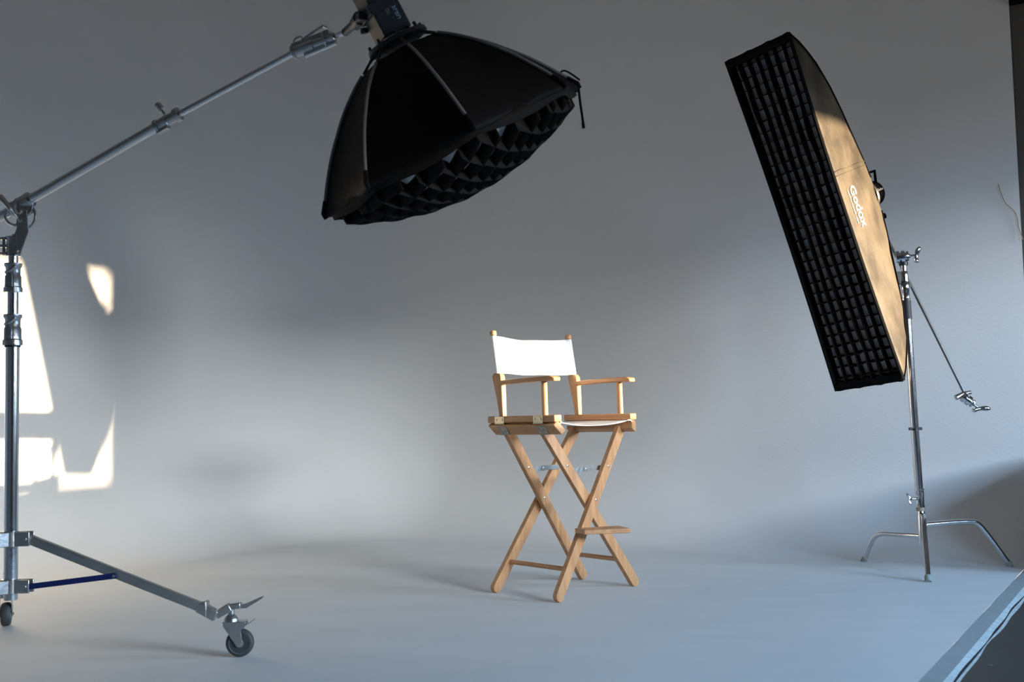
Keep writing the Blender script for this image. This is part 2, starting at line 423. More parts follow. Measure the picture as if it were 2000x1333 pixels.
for s in (-1, 1):
    # upper rail, with rounded ends, carries the arm posts
    cb('arm_rail', MB().box((-0.206, s * 0.2525 - 0.0225, 0.7515), (0.201, s * 0.2525 + 0.0225, 0.781)), M['wood_x'], bevel=0.004)
    # lower rail, tilted with the legs
    ax_l = V((0, -s * 0.57, -0.82)).normalized(); ax_t = V((0, s * 0.82, -0.57))
    c = V((0, s * 0.249, 0.727)); hl, ht = 0.026, 0.0165
    poly = []
    for (p, q) in ((-1, -1), (1, -1), (1, 1), (-1, 1)): poly.append(c + ax_l * hl * p + ax_t * ht * q)
    mbx = MB(); mbx.prism([p + V((-0.203 + (0.02 if p.z < 0.727 else 0), 0, 0)) for p in poly], V((0.40, 0, 0)))
    cb('seat_rail', mbx, M['wood_x'], bevel=0.004)
    # back post: square flared lower part
    y = s * 0.252
    mbx = MB()
    secs = [((-0.131), 0.780, 0.012, 0.012), ((-0.136), 0.84, 0.016, 0.014), ((-0.146), 0.915, 0.024, 0.0145), ((-0.154), 0.958, 0.027, 0.0145), ((-0.156), 0.972, 0.020, 0.011)]
    mbx.rings([[V((x + hx * i, y + hy * j, z)) for i, j in ((-1, -1), (1, -1), (1, 1), (-1, 1))] for x, z, hx, hy in secs])
    pp = cb('back_post', mbx, M['wood_z'], bevel=0.003)
    cb('post_dowel', MB().cyl((-0.154, y, 0.965), (-0.181, y, 1.143), 0.0105, n=18), M['wood_z'], pp)
    cb('post_knob', MB().lathe((-0.181, y, 1.142), (-0.12, 0, 1), [(0, 0.011), (0.002, 0.0145), (0.006, 0.0155), (0.017, 0.0155), (0.021, 0.0135), (0.0225, 0.009), (0.0225, 0)], 18), M['wood_z'], pp)
    cb('arm_post', MB().cyl((0.126, y, 0.78), (0.124, y, 0.926), 0.0135, n=20), M['wood_z'])
    # armrest: shallow board, narrow at the back, rounded nose
    top = [(-0.150, 0.937), (-0.06, 0.943), (0.05, 0.9455), (0.14, 0.947), (0.175, 0.947), (0.196, 0.943), (0.203, 0.936)]
    bot = [(-0.150, 0.919), (-0.06, 0.922), (0.05, 0.925), (0.14, 0.926), (0.175, 0.925), (0.19, 0.924), (0.203, 0.925)]
    hw = [0.014, 0.020, 0.026, 0.029, 0.028, 0.024, 0.018]
    mbx = MB()
    mbx.rings([[V((bx, y - h, bz)), V((bx, y + h, bz)), V((tx, y + h, tz)), V((tx, y - h, tz))] for (tx, tz), (bx, bz), h in zip(top, bot, hw)])
    cb('armrest', mbx, M['wood_x'], bevel=0.004, smooth=50)
# hinge plates on the near rail (and their mates on the far one)
for s in (-1, 1):
    for x0 in (-0.130, 0.106):
        yo = s * 0.276
        h = MB(); h.quad_box((x0, yo, 0.7625), ((1, 0, 0), (0, 1, 0), (0, 0, 1)), (0.0285, 0.0012, 0.0165))
        h.cyl((x0 - 0.0285, yo, 0.747), (x0 + 0.0285, yo, 0.747), 0.0028, n=10)
        hp = cb('hinge_plate', h, M['plated'])
        ax_l = V((0, -s * 0.57, -0.82)).normalized(); nrm = V((0, s * 0.82, -0.57)).normalized()
        c = V((x0 + 0.012, s * 0.249, 0.727)) + nrm * 0.0177 + ax_l * 0.0
        cb('lower_plate', MB().quad_box(c, ((1, 0, 0), ax_l, nrm), (0.0285, 0.023, 0.0012)), M['plated_dark'], hp)
        for dx in (-0.018, 0.018):
            cb('screw', bolt((x0 + dx, yo + s * 0.001, 0.765), (0, s, 0), 0.0045, 0.002), M['screw'], hp)
        for dx, dl in ((0, -0.010), (-0.016, 0.012), (0.018, 0.012)):
            cb('screw', bolt(c + V((dx, 0, 0)) + ax_l * dl + nrm * 0.001, nrm, 0.004, 0.002), M['screw'], hp)
# locking braces between the crossed legs
def brace(kn, kf, z, x):
    a = leg_at(kn, z); b = leg_at(kf, z); a.x = b.x = x; mid = (a + b) / 2
    m_ = MB(); m_.bar(a, mid + V((0, 0.012, -0.003)), 0.003, 0.021); m_.bar(mid + V((0.003, -0.012, 0.001)), b + V((0.003, 0, 0.002)), 0.003, 0.021)
    br = cb('folding_brace', m_, M['zinc'])
    for p in (a, mid, b): cb('rivet', bolt(p + V((0.004, 0, 0)), (1, 0, 0), 0.005, 0.002), M['screw'], br)
brace('fn', 'ff', 0.540, 0.121 + 0.004); brace('bn', 'bf', 0.540, -0.139)
# dowels along the bottom
for kb, kf in (('bf', 'ff'), ('bn', 'fn')):
    a = leg_at(kb, 0.130); b = leg_at(kf, 0.126)
    cb('stretcher', MB().cyl(a, b, 0.0105, n=16), M['wood_x'])
# swivelled foot board on the front legs
poly = [V(p) for p in ((0.163, -0.124, 0.273), (0.254, -0.164, 0.273), (0.369, 0.003, 0.273), (0.251, 0.064, 0.273))]
cb('footrest', MB().prism(poly, (0, 0, 0.020)), M['wood_x'], bevel=0.003)
# canvas back: sleeves round the dowels, shallow sag between them
rows = []
for i in range(13):
    t = i / 12
    zz = 0.972 + t * 0.170
    xd = -0.154 - 0.027 * (zz - 0.965) / 0.178
    row = []
    for j in range(41):
        s_ = -1 + 2 * j / 40
        c = 1 - s_ * s_
        x = xd - 0.040 * c - 0.004 * math.sin(3 * s_ + t * 2) * c + 0.006 * noise.noise(V((s_ * 5, t * 1.6, 3))) * min(1, 6 * (1 - abs(s_))) + 0.004 * noise.noise(V((s_ * 16 - t * 5, t * 3, 9))) * abs(s_) ** 2 * min(1, 8 * (1 - abs(s_)))
        edge = min(1, (1 - abs(s_)) * 12)
        x += (1 - edge) * 0.0
        z = zz - (0.010 * c if i == 12 else 0.010 * c * t + 0.004 * c * (1 - t)) + 0.0015 * math.sin(7 * s_)
        row.append(V((x + 0.0125, s_ * 0.256, z)))
    rows.append(row)
cv = cb('canvas_back', MB().grid(rows), M['canvas'], solid=0.002, smooth=80)
for s in (-1, 1):
    m_ = MB(); n = 20; rr = []
    for i in range(10):
        t = i / 9; zz = 0.972 + t * 0.170; xd = -0.154 - 0.027 * (zz - 0.965) / 0.178
        rr.append([V((xd + math.cos(2 * PI * j / n) * 0.0135, s * 0.252 + math.sin(2 * PI * j / n) * 0.0135, zz + 0.001 * math.sin(j))) for j in range(n)])
    m_.rings(rr, cap=False)
    cb('canvas_sleeve', m_, M['canvas'], cv, smooth=80)
# canvas seat slung between the lower rails
rows = []
for i in range(15):
    x = -0.185 + 0.375 * i / 14
    row = []
    for j in range(31):
        s_ = -1 + 2 * j / 30; c = 1 - s_ * s_
        row.append(V((x + 0.004 * math.sin(4 * s_), s_ * 0.232, 0.7495 - (0.009 + 0.010 * i / 14) * c - 0.0008 * math.sin(5 * s_ + x * 20) * c)))
    rows.append(row)
st = cb('canvas_seat', MB().grid(rows), M['canvas'], solid=0.003, smooth=80)
for s in (-1, 1):
    cb('seat_piping', MB().tube([(0.198, s * 0.243, 0.740), (0.201, s * 0.238, 0.747), (0.196, s * 0.230, 0.751), (0.19, s * 0.222, 0.7495)], 0.0035, 8), M['canvas'], st)

# ------------------------------------------------------------------ rolling boom stand at the left
P0 = V((-1.706, 3.82, 0))
stand = thing('light_stand', 'chrome rolling stand with blue brace and rubber casters at the left edge', 'light stand', P0)
def sb(name, mb, m, parent=None, **kw): return mb.build(name, m, parent or stand, **kw)
def zc(z, x=0, y=0): return P0 + V((x, y, z))
sb('pole', MB().cyl(zc(0.20), zc(1.07), 0.0225, n=28), M['chrome'])
sb('riser', MB().cyl(zc(1.05), zc(1.25), 0.0180, n=28), M['chrome'])
sb('riser', MB().cyl(zc(1.24), zc(1.40), 0.0155, n=28), M['chrome'])
def collar(z0, z1, r):
    m_ = MB()
    h = z1 - z0
    m_.lathe(zc(z0), (0, 0, 1), [(0, r * 0.9), (0, r * 1.08), (h * 0.16, r * 1.08), (h * 0.2, r * 0.95), (h * 0.55, r * 0.93), (h * 0.6, r * 0.82), (h * 0.85, r * 0.85), (h * 0.92, r * 1.02), (h, r * 1.0), (h, r * 0.7)], 30)
    m_.quad_box(zc(z0 + h * 0.38, 0.0, -r * 0.95), ((1, 0, 0), (0, 1, 0), (0, 0, 1)), (0.010, 0.006, h * 0.2))
    c = sb('collar', m_, M['cast'])
    sb('clamp_lever', MB().tube(spline([zc(z0 + h * 0.66, -0.012, -r * 1.0), zc(z0 + h * 0.72, 0.004, -r * 1.25), zc(z0 + h * 0.88, 0.024, -r * 1.15)], 4), [0.006] * 4 + [0.0065] * 4 + [0.0045], 10), M['cast'], c)
    sb('clamp_screw', MB().cyl(zc(z0 + h * 0.30, 0, -r * 0.95 - 0.01), zc(z0 + h * 0.30, 0, -r * 0.9), 0.006, n=14), M['screw'], c)
collar(1.058, 1.164, 0.0300); collar(1.240, 1.340, 0.0285)
sb('collar_ring', MB().cyl(zc(1.052), zc(1.058), 0.026, n=24), M['blackplastic'])
# top receiver with side lugs
m_ = MB(); m_.lathe(zc(1.365), (0, 0, 1), [(0, 0.020), (0, 0.0235), (0.006, 0.0235), (0.008, 0.022), (0.058, 0.022), (0.062, 0.024), (0.068, 0.024), (0.068, 0.012)], 26)
rec = sb('receiver', m_, M['cast'])
m_ = MB()
for dz in (1.374, 1.400, 1.426): m_.quad_box(zc(dz, -0.029, -0.004), ((1, 0, 0), (0, 1, 0), (0, 0, 1)), (0.010, 0.012, 0.0045))
m_.cyl(zc(1.368, -0.031, -0.004), zc(1.430, -0.031, -0.004), 0.0055, n=10)
sb('receiver_lug', m_, M['zinc'], rec)
# spider blocks
legs = [(V((-0.929, 3.795, 0)), 0.0), (V((-2.02, 4.485, 0)), 1.25), (V((-2.16, 3.20, 0)), 2.4)]
LN = 0
for zc0, h in ((0.403, 0.026), (0.245, 0.024)):
    m_ = MB(); m_.cyl(zc(zc0 - h), zc(zc0 + h), 0.0295, n=24)
    for c_, _ in legs:
        d = (c_ - P0).normalized(); s = V((-d.y, d.x, 0))
        for k in (-1, 1): m_.quad_box(P0 + d * 0.045 + s * 0.0175 * k + V((0, 0, zc0)), (d, s, V((0, 0, 1))), (0.026, 0.0035, h * 0.92))
        m_.cyl(P0 + d * 0.058 - s * 0.026 + V((0, 0, zc0)), P0 + d * 0.058 + s * 0.026 + V((0, 0, zc0)), 0.006, n=12)
    sb('leg_collar', m_, M['zinc'], bevel=0.002)
def wheel(c, axis, r, wd, parent):
    axis = V(axis).normalized(); c = V(c)
    prof = [(-wd * 0.5, r * 0.70), (-wd * 0.5, r * 0.86), (-wd * 0.42, r * 0.95), (-wd * 0.2, r), (wd * 0.2, r), (wd * 0.42, r * 0.95), (wd * 0.5, r * 0.86), (wd * 0.5, r * 0.70)]
    wl = sb('wheel', MB().lathe(c, axis, prof, 40), M['rubber'], parent)
    sb('wheel_hub', MB().lathe(c, axis, [(-wd * 0.54, 0), (-wd * 0.54, r * 0.30), (-wd * 0.42, r * 0.36), (-wd * 0.40, r * 0.66), (-wd * 0.55, r * 0.74), (wd * 0.55, r * 0.74), (wd * 0.40, r * 0.66), (wd * 0.42, r * 0.36), (wd * 0.54, r * 0.30), (wd * 0.54, 0)], 32), M['hub'], parent)
for k, (c_, yaw) in enumerate(legs):
    d = (c_ - P0).normalized(); s = V((-d.y, d.x, 0)); Rl = (c_ - P0).length
    top = P0 + d * 0.056 + V((0, 0, 0.404)); end = P0 + d * (Rl - 0.115) + V((0, 0, 0.158))
    lg = sb('leg', MB().bar(top, end, 0.025, 0.030), M['zinc'], bevel=0.002)
    e2 = P0 + d * (Rl - 0.078) + V((0, 0, 0.134)); e3 = P0 + d * (Rl - 0.030) + V((0, 0, 0.165))
    m_ = MB(); m_.bar(end + (top - end).normalized() * 0.025, e2, 0.031, 0.036); m_.bar(e2 + V((0, 0, 0.004)), e3, 0.028, 0.028); m_.bar(e3, P0 + d * (Rl + 0.005) + V((0, 0, 0.168)), 0.026, 0.020)
    m_.quad_box(end + V((0, 0, 0.002)) + d * 0.004, ((top - end).normalized(), s, V((0, 0, 1))), (0.004, 0.020, 0.026))
    br = sb('leg_bracket', m_, M['zinc'], bevel=0.003)
    sb('bracket_bolt', MB().cyl(end + d * 0.02 - s * 0.022 + V((0, 0, -0.006)), end + d * 0.02 + s * 0.022 + V((0, 0, -0.006)), 0.008, n=14), M['screw'], br)
    sb('foot_lever', MB().prism([P0 + d * (Rl - 0.025) + s * -0.011 + V((0, 0, 0.172)), P0 + d * (Rl + 0.02) + s * -0.012 + V((0, 0, 0.174)), P0 + d * (Rl + 0.078) + s * -0.010 + V((0, 0, 0.198)), P0 + d * (Rl + 0.078) + s * -0.010 + V((0, 0, 0.191)), P0 + d * (Rl + 0.025) + s * -0.012 + V((0, 0, 0.160)), P0 + d * (Rl - 0.02) + s * -0.011 + V((0, 0, 0.158))], s * 0.022), M['zinc'], br)
    # caster: trail direction set per leg
    th = [0.06, 1.9, 0.9][k]
    t = V((math.cos(th), math.sin(th), 0)); tn = V((-t.y, t.x, 0))
    hc = c_ - t * 0.028
    hub_top = V((hc.x, hc.y, 0.160))
    m_ = MB(); m_.lathe(hub_top, (0, 0, -1), [(-0.004, 0.0), (-0.004, 0.010), (0.020, 0.010), (0.024, 0.015), (0.030, 0.020), (0.036, 0.0235), (0.046, 0.0245), (0.047, 0.018), (0.047, 0)], 26)
    m_.tube([hub_top + V((0, 0, 0.002)), hub_top + V((0, 0, 0.012))], 0.0085, 10)
    cs = sb('caster', m_, M['zinc'])
    ctr = V((c_.x, c_.y, 0.046))
    m_ = MB()
    for q in (-1, 1):
        off = tn * 0.0215 * q
        def pt(a, z): return V((hc.x, hc.y, 0)) + t * a + off + V((0, 0, z))
        m_.prism([pt(-0.024, 0.116), pt(0.050, 0.116), pt(0.048, 0.100), pt(0.034, 0.090), pt(0.040, 0.050), pt(0.034, 0.036), pt(0.024, 0.034), pt(0.012, 0.050), pt(-0.024, 0.104)], tn * 0.0025 * q)
    m_.quad_box(V((hc.x, hc.y, 0.116)) + t * 0.012, (t, tn, V((0, 0, 1))), (0.038, 0.024, 0.0015))
    sb('fork', m_, M['zinc'], cs, bevel=0.001)
    sb('axle', MB().cyl(ctr - tn * 0.029, ctr + tn * 0.029, 0.006, n=12), M['screw'], cs)
    wheel(ctr, tn, 0.046, 0.034, cs)
    m_ = MB(); m_.bar(V((hc.x, hc.y, 0.112)) + t * 0.036, V((hc.x, hc.y, 0.108)) + t * 0.056, 0.020, 0.004); m_.bar(V((hc.x, hc.y, 0.106)) + t * 0.054, V((hc.x, hc.y, 0.122)) + t * 0.078, 0.014, 0.003)
    sb('brake_pedal', m_, M['zinc'], cs, bevel=0.001)
    # blue flat brace
    a = P0 + d * 0.052 + V((0, 0, 0.243)) - s * 0.017
    fr_ = 0.50
    b = top + (end - top) * fr_ - s * 0.017 + V((0, 0, -0.006))
    bb = sb('blue_brace', MB().bar(a, b + (b - a).normalized() * 0.008, 0.004, 0.019), M['blue'], bevel=0.001)
    sb('brace_rivet', MB().cyl(b - s * 0.0055, b + s * 0.001, 0.005, n=14), M['screw'], bb)

# boom arm with its pivot head, joint and end clamp
boom = thing('boom_arm', 'long chrome boom arm tilted up across the top left over the stand', 'boom arm', V((-1.67, 3.80, 1.43)))
def ob(name, mb, m, parent=None, **kw): return mb.build(name, m, parent or boom, **kw)
piv = V((-1.672, 3.80, 1.540)); cl = V((-1.122, 3.65, 1.781)); tp = V((-0.672, 3.50, 1.951)); tp2 = V((-0.533, 3.450, 1.982))
bd = (cl - piv).normalized()
ob('outer_tube', MB().cyl(piv - bd * 0.55, cl, 0.0163, n=28), M['chrome'])
ob('inner_tube', MB().cyl(cl, tp, 0.0105, n=24), M['chrome'])
bd2 = (tp2 - tp).normalized(); _, bs, bu = frame_of(bd2)
# joint
m_ = MB(); L = 0.095
m_.lathe(cl - bd * L / 2, bd, [(0, 0.013), (0, 0.023), (0.010, 0.023), (0.012, 0.018), (0.045, 0.020), (0.047, 0.018), (0.075, 0.0175), (0.078, 0.023), (L, 0.023), (L, 0.011)], 26)
m_.quad_box(cl - bd * 0.02 - V((0, 0, 0.018)), (bd, bs, bu), (0.022, 0.010, 0.010))
j = ob('tube_joint', m_, M['cast'])
_, js, ju = frame_of(bd)
kn = cl + ju * 0.022 + V((-0.002, 0, 0))
m_ = MB(); m_.cyl(kn, kn + ju * 0.022 - bd * 0.006, 0.005, n=12); m_.lathe(kn + ju * 0.018 - bd * 0.004, (ju - bd * 0.28), [(0, 0.006), (0.002, 0.012), (0.024, 0.0125), (0.030, 0.009), (0.031, 0)], 8)
ob('joint_knob', m_, M['cast'], j)
# end clamp
L2 = (tp2 - tp).length
m_ = MB(); m_.lathe(tp - bd2 * 0.004, bd2, [(0, 0.010), (0, 0.024), (0.008, 0.024), (0.010, 0.019), (L2 * 0.5, 0.019), (L2 * 0.52, 0.016), (L2, 0.016), (L2 + 0.004, 0.009)], 24)
m_.quad_box(tp + bd2 * L2 * 0.45 + bu * 0.014, (bd2, bs, bu), (L2 * 0.45, 0.013, 0.011))
ec = ob('end_clamp', m_, M['cast'], bevel=0.001)
m_ = MB(); m_.tube(spline([tp + bd2 * 0.01 + bu * 0.024, tp + bd2 * 0.006 + bu * 0.036, tp + bd2 * 0.020 + bu * 0.043, tp + bd2 * 0.034 + bu * 0.040, tp + bd2 * 0.036 + bu * 0.028], 4), 0.0032, 8)
m_.tube([tp + bd2 * 0.036 + bu * 0.030, tp + bd2 * 0.075 + bu * 0.040, tp + bd2 * 0.115 + bu * 0.048, tp + bd2 * 0.130 + bu * 0.036], 0.004, 8)
ob('clamp_loop', m_, M['cast'], ec)
ob('clamp_side_rod', MB().cyl(tp + bd2 * 0.035 - bu * 0.024 - bs * 0.0, tp + bd2 * 0.150 - bu * 0.020, 0.0085, n=16), M['chrome'], ec)
ob('clamp_ring', MB().tube([tp + bd2 * 0.118 + (bs * math.cos(a) + bu * math.sin(a)) * 0.027 for a in [k * PI / 10 for k in range(20)]], 0.0025, 8, closed=True), M['cast'], ec)
sp = V((-0.462, 3.40, 1.990))
ob('spigot', MB().cyl(tp2, tp2 + (sp - tp2) * 0.6, 0.008, n=16), M['chrome'], ec)
# pivot head
m_ = MB()
m_.lathe(piv - bd * 0.042, bd, [(0, 0.017), (0, 0.027), (0.006, 0.027), (0.010, 0.025), (0.034, 0.024), (0.036, 0.027), (0.042, 0.027), (0.044, 0.025), (0.072, 0.026), (0.084, 0.027), (0.084, 0.017)], 28)
m_.lathe(piv + V((0.018, -0.012, -0.014)), V((0.25, -1, 0)), [(-0.018, 0.0), (-0.018, 0.030), (0.004, 0.032), (0.010, 0.026), (0.012, 0)], 26)
ph = ob('pivot_head', m_, M['cast'], bevel=0.001)
c0 = V((-1.677, 3.785, 1.515))
# bent bracket plate from receiver to pivot
X, Zv = V((1, 0, 0)), V((0, 0, 1))
base = V((-1.706, 3.778, 0))
def pl(a, z): return base + X * a + Zv * z
m_ = MB(); m_.prism([pl(0.022, 1.368), pl(0.034, 1.366), pl(0.040, 1.372), pl(0.066, 1.442), pl(0.060, 1.500), pl(0.055, 1.522), pl(0.030, 1.520), pl(0.028, 1.470), pl(0.030, 1.455), pl(0.022, 1.436)], V((0, 0.006, 0)))
m_.tube([pl(0.040, 1.368), pl(0.068, 1.442), pl(0.060, 1.515)], 0.004, 8)
m_.quad_box(pl(0.022, 1.402) + V((0, 0.020, 0)), (X, V((0, 1, 0)), Zv), (0.006, 0.024, 0.032))
ob('bracket_plate', m_, M['cast'], ph)
for a, z, r in ((0.044, 1.484, 0.010), (0.042, 1.510, 0.008), (0.034, 1.376, 0.006)):
    ob('bracket_bolt', MB().lathe(pl(a, z), V((0, -1, 0)), [(0, r), (0.007, r), (0.010, r * 0.6), (0.010, 0)], 14), M['screw'], ph)
# long paddle handle across the head
m_ = MB(); m_.tube(spline([pl(-0.014, 1.560) + V((0, -0.03, 0)), pl(-0.005, 1.548) + V((0, -0.032, 0)), pl(0.012, 1.528) + V((0, -0.03, 0)), pl(0.030, 1.500) + V((0, -0.022, 0)), pl(0.036, 1.492) + V((0, -0.01, 0))], 6), [0.013] * 8 + [0.012] * 8 + [0.008] * 9, 12, flat=0.7)
ob('pivot_handle', m_, M['cast'], ph)
m_ = MB(); m_.tube([pl(0.052, 1.498) + V((0, 0.012, 0)) + X * 0.036 * math.cos(a) + Zv * 0.043 * math.sin(a) for a in [-2.4 + k * 0.22 for k in range(20)]], 0.0048, 10)
m_.tube(spline([pl(-0.004, 1.508), pl(-0.010, 1.496), pl(0.000, 1.476), pl(0.020, 1.466), pl(0.032, 1.468)], 5), 0.0045, 8)
ob('ring_handle', m_, M['cast'], ph)

# ------------------------------------------------------------------ overhead lamp and octagonal softbox
A = V((-0.44302905, -0.16895222, 0.8804433)).normalized()
OC = V((-0.161, 3.271, 1.572)); TH, PH, G = -0.494, 0.364, 0.106
E1 = A.cross(V((0, 1, 0))).normalized(); E2 = A.cross(E1).normalized()
RO, DO = 0.425, 0.338
octa = thing('octagonal_softbox', 'black eight sided softbox with grey seams and honeycomb grid hanging above the chair', 'softbox', OC)
def kb(name, mb, m, parent=None, **kw): return mb.build(name, m, parent or octa, **kw)
PROF = [(0.000, 0.075), (0.03, 0.128), (0.064, 0.180), (0.11, 0.237), (0.157, 0.284), (0.20, 0.324), (0.248, 0.362), (0.295, 0.396), (0.338, 0.425)]
MT = OC + A * DO
def op(ax, r, th, dip=0.0): return MT - A * ax + (E1 * math.cos(th) + E2 * math.sin(th)) * r
m_ = MB(); rr = []
NS = 8
for ax, r in PROF[1:]:
    ring = []
    for k in range(8):
        a0 = G + k * PI / 4; a1 = a0 + PI / 4
        p0, p1 = op(ax, r, a0), op(ax, r, a1)
        cen = MT - A * ax
        for q in range(NS):
            t = q / NS; p = p0.lerp(p1, t); dip = 0.035 * math.sin(PI * t) * (r / RO)
            wr = 0.0025 * math.sin(q * 9.1 + ax * 60 + k) * (ax / DO)
            ring.append(cen + (p - cen) * (1 - dip) + A * wr)
    rr.append(ring)
# gathered lip past the rim
for dx, sc in ((0.005, 1.000), (0.010, 0.998), (0.016, 0.990)):
    rr.append([p - A * dx - (p - OC) * (1 - sc) + A * (0.006 * math.sin(i * 1.7)) * (dx / 0.03) for i, p in enumerate(rr[len(PROF) - 2])])
m_.rings(rr, cap=False)
kb('shell', m_, M['fabric'], solid=0.0015, smooth=35)
for k in range(8):
    a0 = G + k * PI / 4
    pts = [op(ax, r + 0.003, a0) + A * 0.002 for ax, r in PROF[1:]]
    pts = spline(pts, 4)
    m_ = MB(); m_.tube(pts[1:-3], 0.0048, 8); kb('rib', m_, M['tape_grey'])
    kb('rib_pocket', MB().tube([pts[-4], pts[-1], op(DO + 0.014, RO + 0.004, a0)], [0.006, 0.008, 0.006], 8), M['fabric'])
    kb('rib_hinge', MB().tube([op(-0.004, 0.078, a0), op(0.012, 0.105, a0), op(0.032, 0.133, a0)], [0.007, 0.0035, 0.005], 8), M['blackplastic'])
m_ = MB(); m_.lathe(MT + A * 0.020, -A, [(0, 0.045), (0, 0.070), (0.004, 0.092), (0.016, 0.095), (0.022, 0.088), (0.026, 0.07), (0.026, 0.045)], 40)
for k in range(8):
    a0 = G + k * PI / 4; m_.tube([op(-0.030, 0.082, a0), op(-0.004, 0.086, a0)], 0.005, 8)
kb('speed_ring', m_, M['blackplastic'])
m_ = MB()
cap = []
for i in range(14):
    r = 0.05 + (RO * 0.985 - 0.05) * i / 13
# diffusion cloth and honeycomb hang in a shallow belly below the rim
def belly(p, q):
    r2 = (p * p + q * q) / (0.40 * 0.40)
    return 0.006 + 0.106 * max(0, 1 - r2)
def gp(p, q, extra): return OC + E1 * p + E2 * q - A * (belly(p, q) + extra)
def octlim(th):
    a = (th - G) % (PI / 4) - PI / 8
    return RO * 0.955 * math.cos(PI / 8) / math.cos(a)
rings_ = []
for i in range(10):
    ring = []
    for j in range(48):
        th = 2 * PI * j / 48; r = max(0.004, octlim(th) * i / 9)
        ring.append(gp(r * math.cos(th) * 0.985, r * math.sin(th) * 0.985, 0.009 - 0.038 * (r / 0.40) ** 4))
    rings_.append(ring)
kb('diffuser', MB().rings(rings_, cap=False), M['diffuser'], smooth=80)
m_ = MB(); CELL = 0.066
thm = PI * 0.5 + 0.12
for fam in (-1, 1):
    dirv = (math.cos(thm + fam * 0.62), math.sin(thm + fam * 0.62)); nv = (-dirv[1], dirv[0])
    for i in range(-9, 10):
        off = (i + 0.5) * CELL; seg = []
        for k in range(-60, 61):
            t = k * 0.0145
            p = dirv[0] * t + nv[0] * off; q = dirv[1] * t + nv[1] * off
            if math.hypot(p, q) < octlim(math.atan2(q, p)):
                seg.append((p, q))
        if len(seg) > 2:
            m_.grid([[gp(p, q, -0.012), gp(p * 0.995, q * 0.995, 0.039 + 0.002 * math.sin(p * 70 + i))] for p, q in seg])
_sk = [[], []]
for j in range(65):
    th = 2 * PI * j / 64; r = octlim(th) * 1.012; p, q = r * math.cos(th), r * math.sin(th)
    _sk[0].append(gp(p, q, -0.016)); _sk[1].append(gp(p, q, 0.022))
m_.grid(_sk)
kb('honeycomb_grid', m_, M['gridcloth'], solid=0.0012)
# hanging strap and small loop at the right corner
V5 = op(DO + 0.006, RO + 0.002, G + PI)
kb('strap', MB().tube(spline([V5, V5 + V((0.004, 0, -0.05)), V5 + V((0.010, 0, -0.10)), V5 + V((0.012, 0, -0.128))], 5), [0.0075] * 12 + [0.0095] * 4, 8, flat=0.5), M['velvet'])
V5b = op(DO - 0.05, RO - 0.06, G + PI * 1.0)
kb('loop_tie', MB().tube(spline([op(0.285, 0.392, G + PI + 0.03), op(0.285, 0.415, G + PI + 0.02), op(0.33, 0.440, G + PI)], 5), 0.003, 8), M['velvet'])

lamp = thing('studio_light', 'dark boxy studio lamp with pale blue lettering on top of the octagonal softbox', 'lamp', MT + A * 0.05)
def lb(name, mb, m, parent=None, **kw): return mb.build(name, m, parent or lamp, **kw)
toc = V((0, 0, 0.77)) - MT; toc = (toc - A * toc.dot(A)).normalized()       # horizontal-ish direction toward the viewer side
side = A.cross(toc).normalized()
if side.x < 0: side = -side
rot = Quaternion(A, math.radians(-24))
if (rot @ toc).dot(side) < 0: rot = Quaternion(A, math.radians(24))
FN, FS = rot @ toc, rot @ side
LB0, LB1, LW = 0.028, 0.268, 0.045
lb('lamp_mount', MB().lathe(MT + A * 0.016, A, [(0, 0.030), (0, 0.040), (0.014, 0.040), (0.014, 0.030)], 30), M['cast'])
body = lb('housing', MB().quad_box(MT + A * (LB0 + LB1) / 2, (A, FN, FS), ((LB1 - LB0) / 2, LW, LW)), M['lampbody'], bevel=0.004)
m_ = MB(); m_.quad_box(MT + A * (LB0 + 0.098) - FS * (LW + 0.0008), (A, FN, FS), (0.094, LW * 0.93, 0.0010))
lb('side_grille', m_, M['perf'], body)
m_ = MB()
for k in range(2): m_.quad_box(MT + A * (0.205 + 0.024 * k) - FS * (LW + 0.002) + FN * 0.012, (A, FN, FS), (0.008, 0.016, 0.0012))
lb('vent_slot', m_, M['blackplastic'], body)
def on_face(a0, s0):
    o_ = MT + A * a0 + FS * s0 + FN * (LW + 0.0008)
    return lambda x, y: o_ - A * x + FS * y
w6 = 0.095
lettering('lettering', 'amaran', 0.025, on_face(0.132, 0.014), M['print_blue'], body)
lettering('lettering', '150c', 0.020, on_face(0.119, -0.010), M['print_grey'], body)
# yoke, tilt lock and spigot socket
sp2 = tp2 + (sp - tp2) * 0.50
yk = MT + A * 0.112 - FS * (LW + 0.018) + FN * 0.016
lb('socket', MB().cyl(sp2, sp2 + (yk - sp2) * 0.55, 0.013, n=18), M['lampbody'])
kk = sp2 + (yk - sp2) * 0.72
m_ = MB(); m_.lathe(kk - FN * 0.03, FN, [(0, 0), (0, 0.020), (0.05, 0.022), (0.056, 0.016), (0.056, 0)], 18)
m_.bar(kk, yk, 0.030, 0.024)
lb('tilt_joint', m_, M['lampbody'], bevel=0.002)
m_ = MB(); m_.tube(spline([kk + FN * 0.020, kk + FN * 0.028 + A * 0.02 + FS * 0.03, kk + FN * 0.036 + A * 0.065 + FS * 0.068, kk + FN * 0.036 + A * 0.088 + FS * 0.078], 5), [0.011] * 8 + [0.012] * 4 + [0.009] * 4, 10, flat=0.6)
lb('tilt_lever', m_, M['lampbody'])
m_ = MB()
ya = MT + A * 0.112
m_.quad_box(ya - FS * (LW + 0.008), (A, FN, FS), (0.014, LW + 0.008, 0.004)); m_.quad_box(ya - FS * 0.012 + FN * (LW + 0.006), (A, FN, FS), (0.015, 0.003, 0.040))
m_.quad_box(ya - FS * 0.012 - FN * (LW + 0.006), (A, FN, FS), (0.015, 0.003, 0.040))
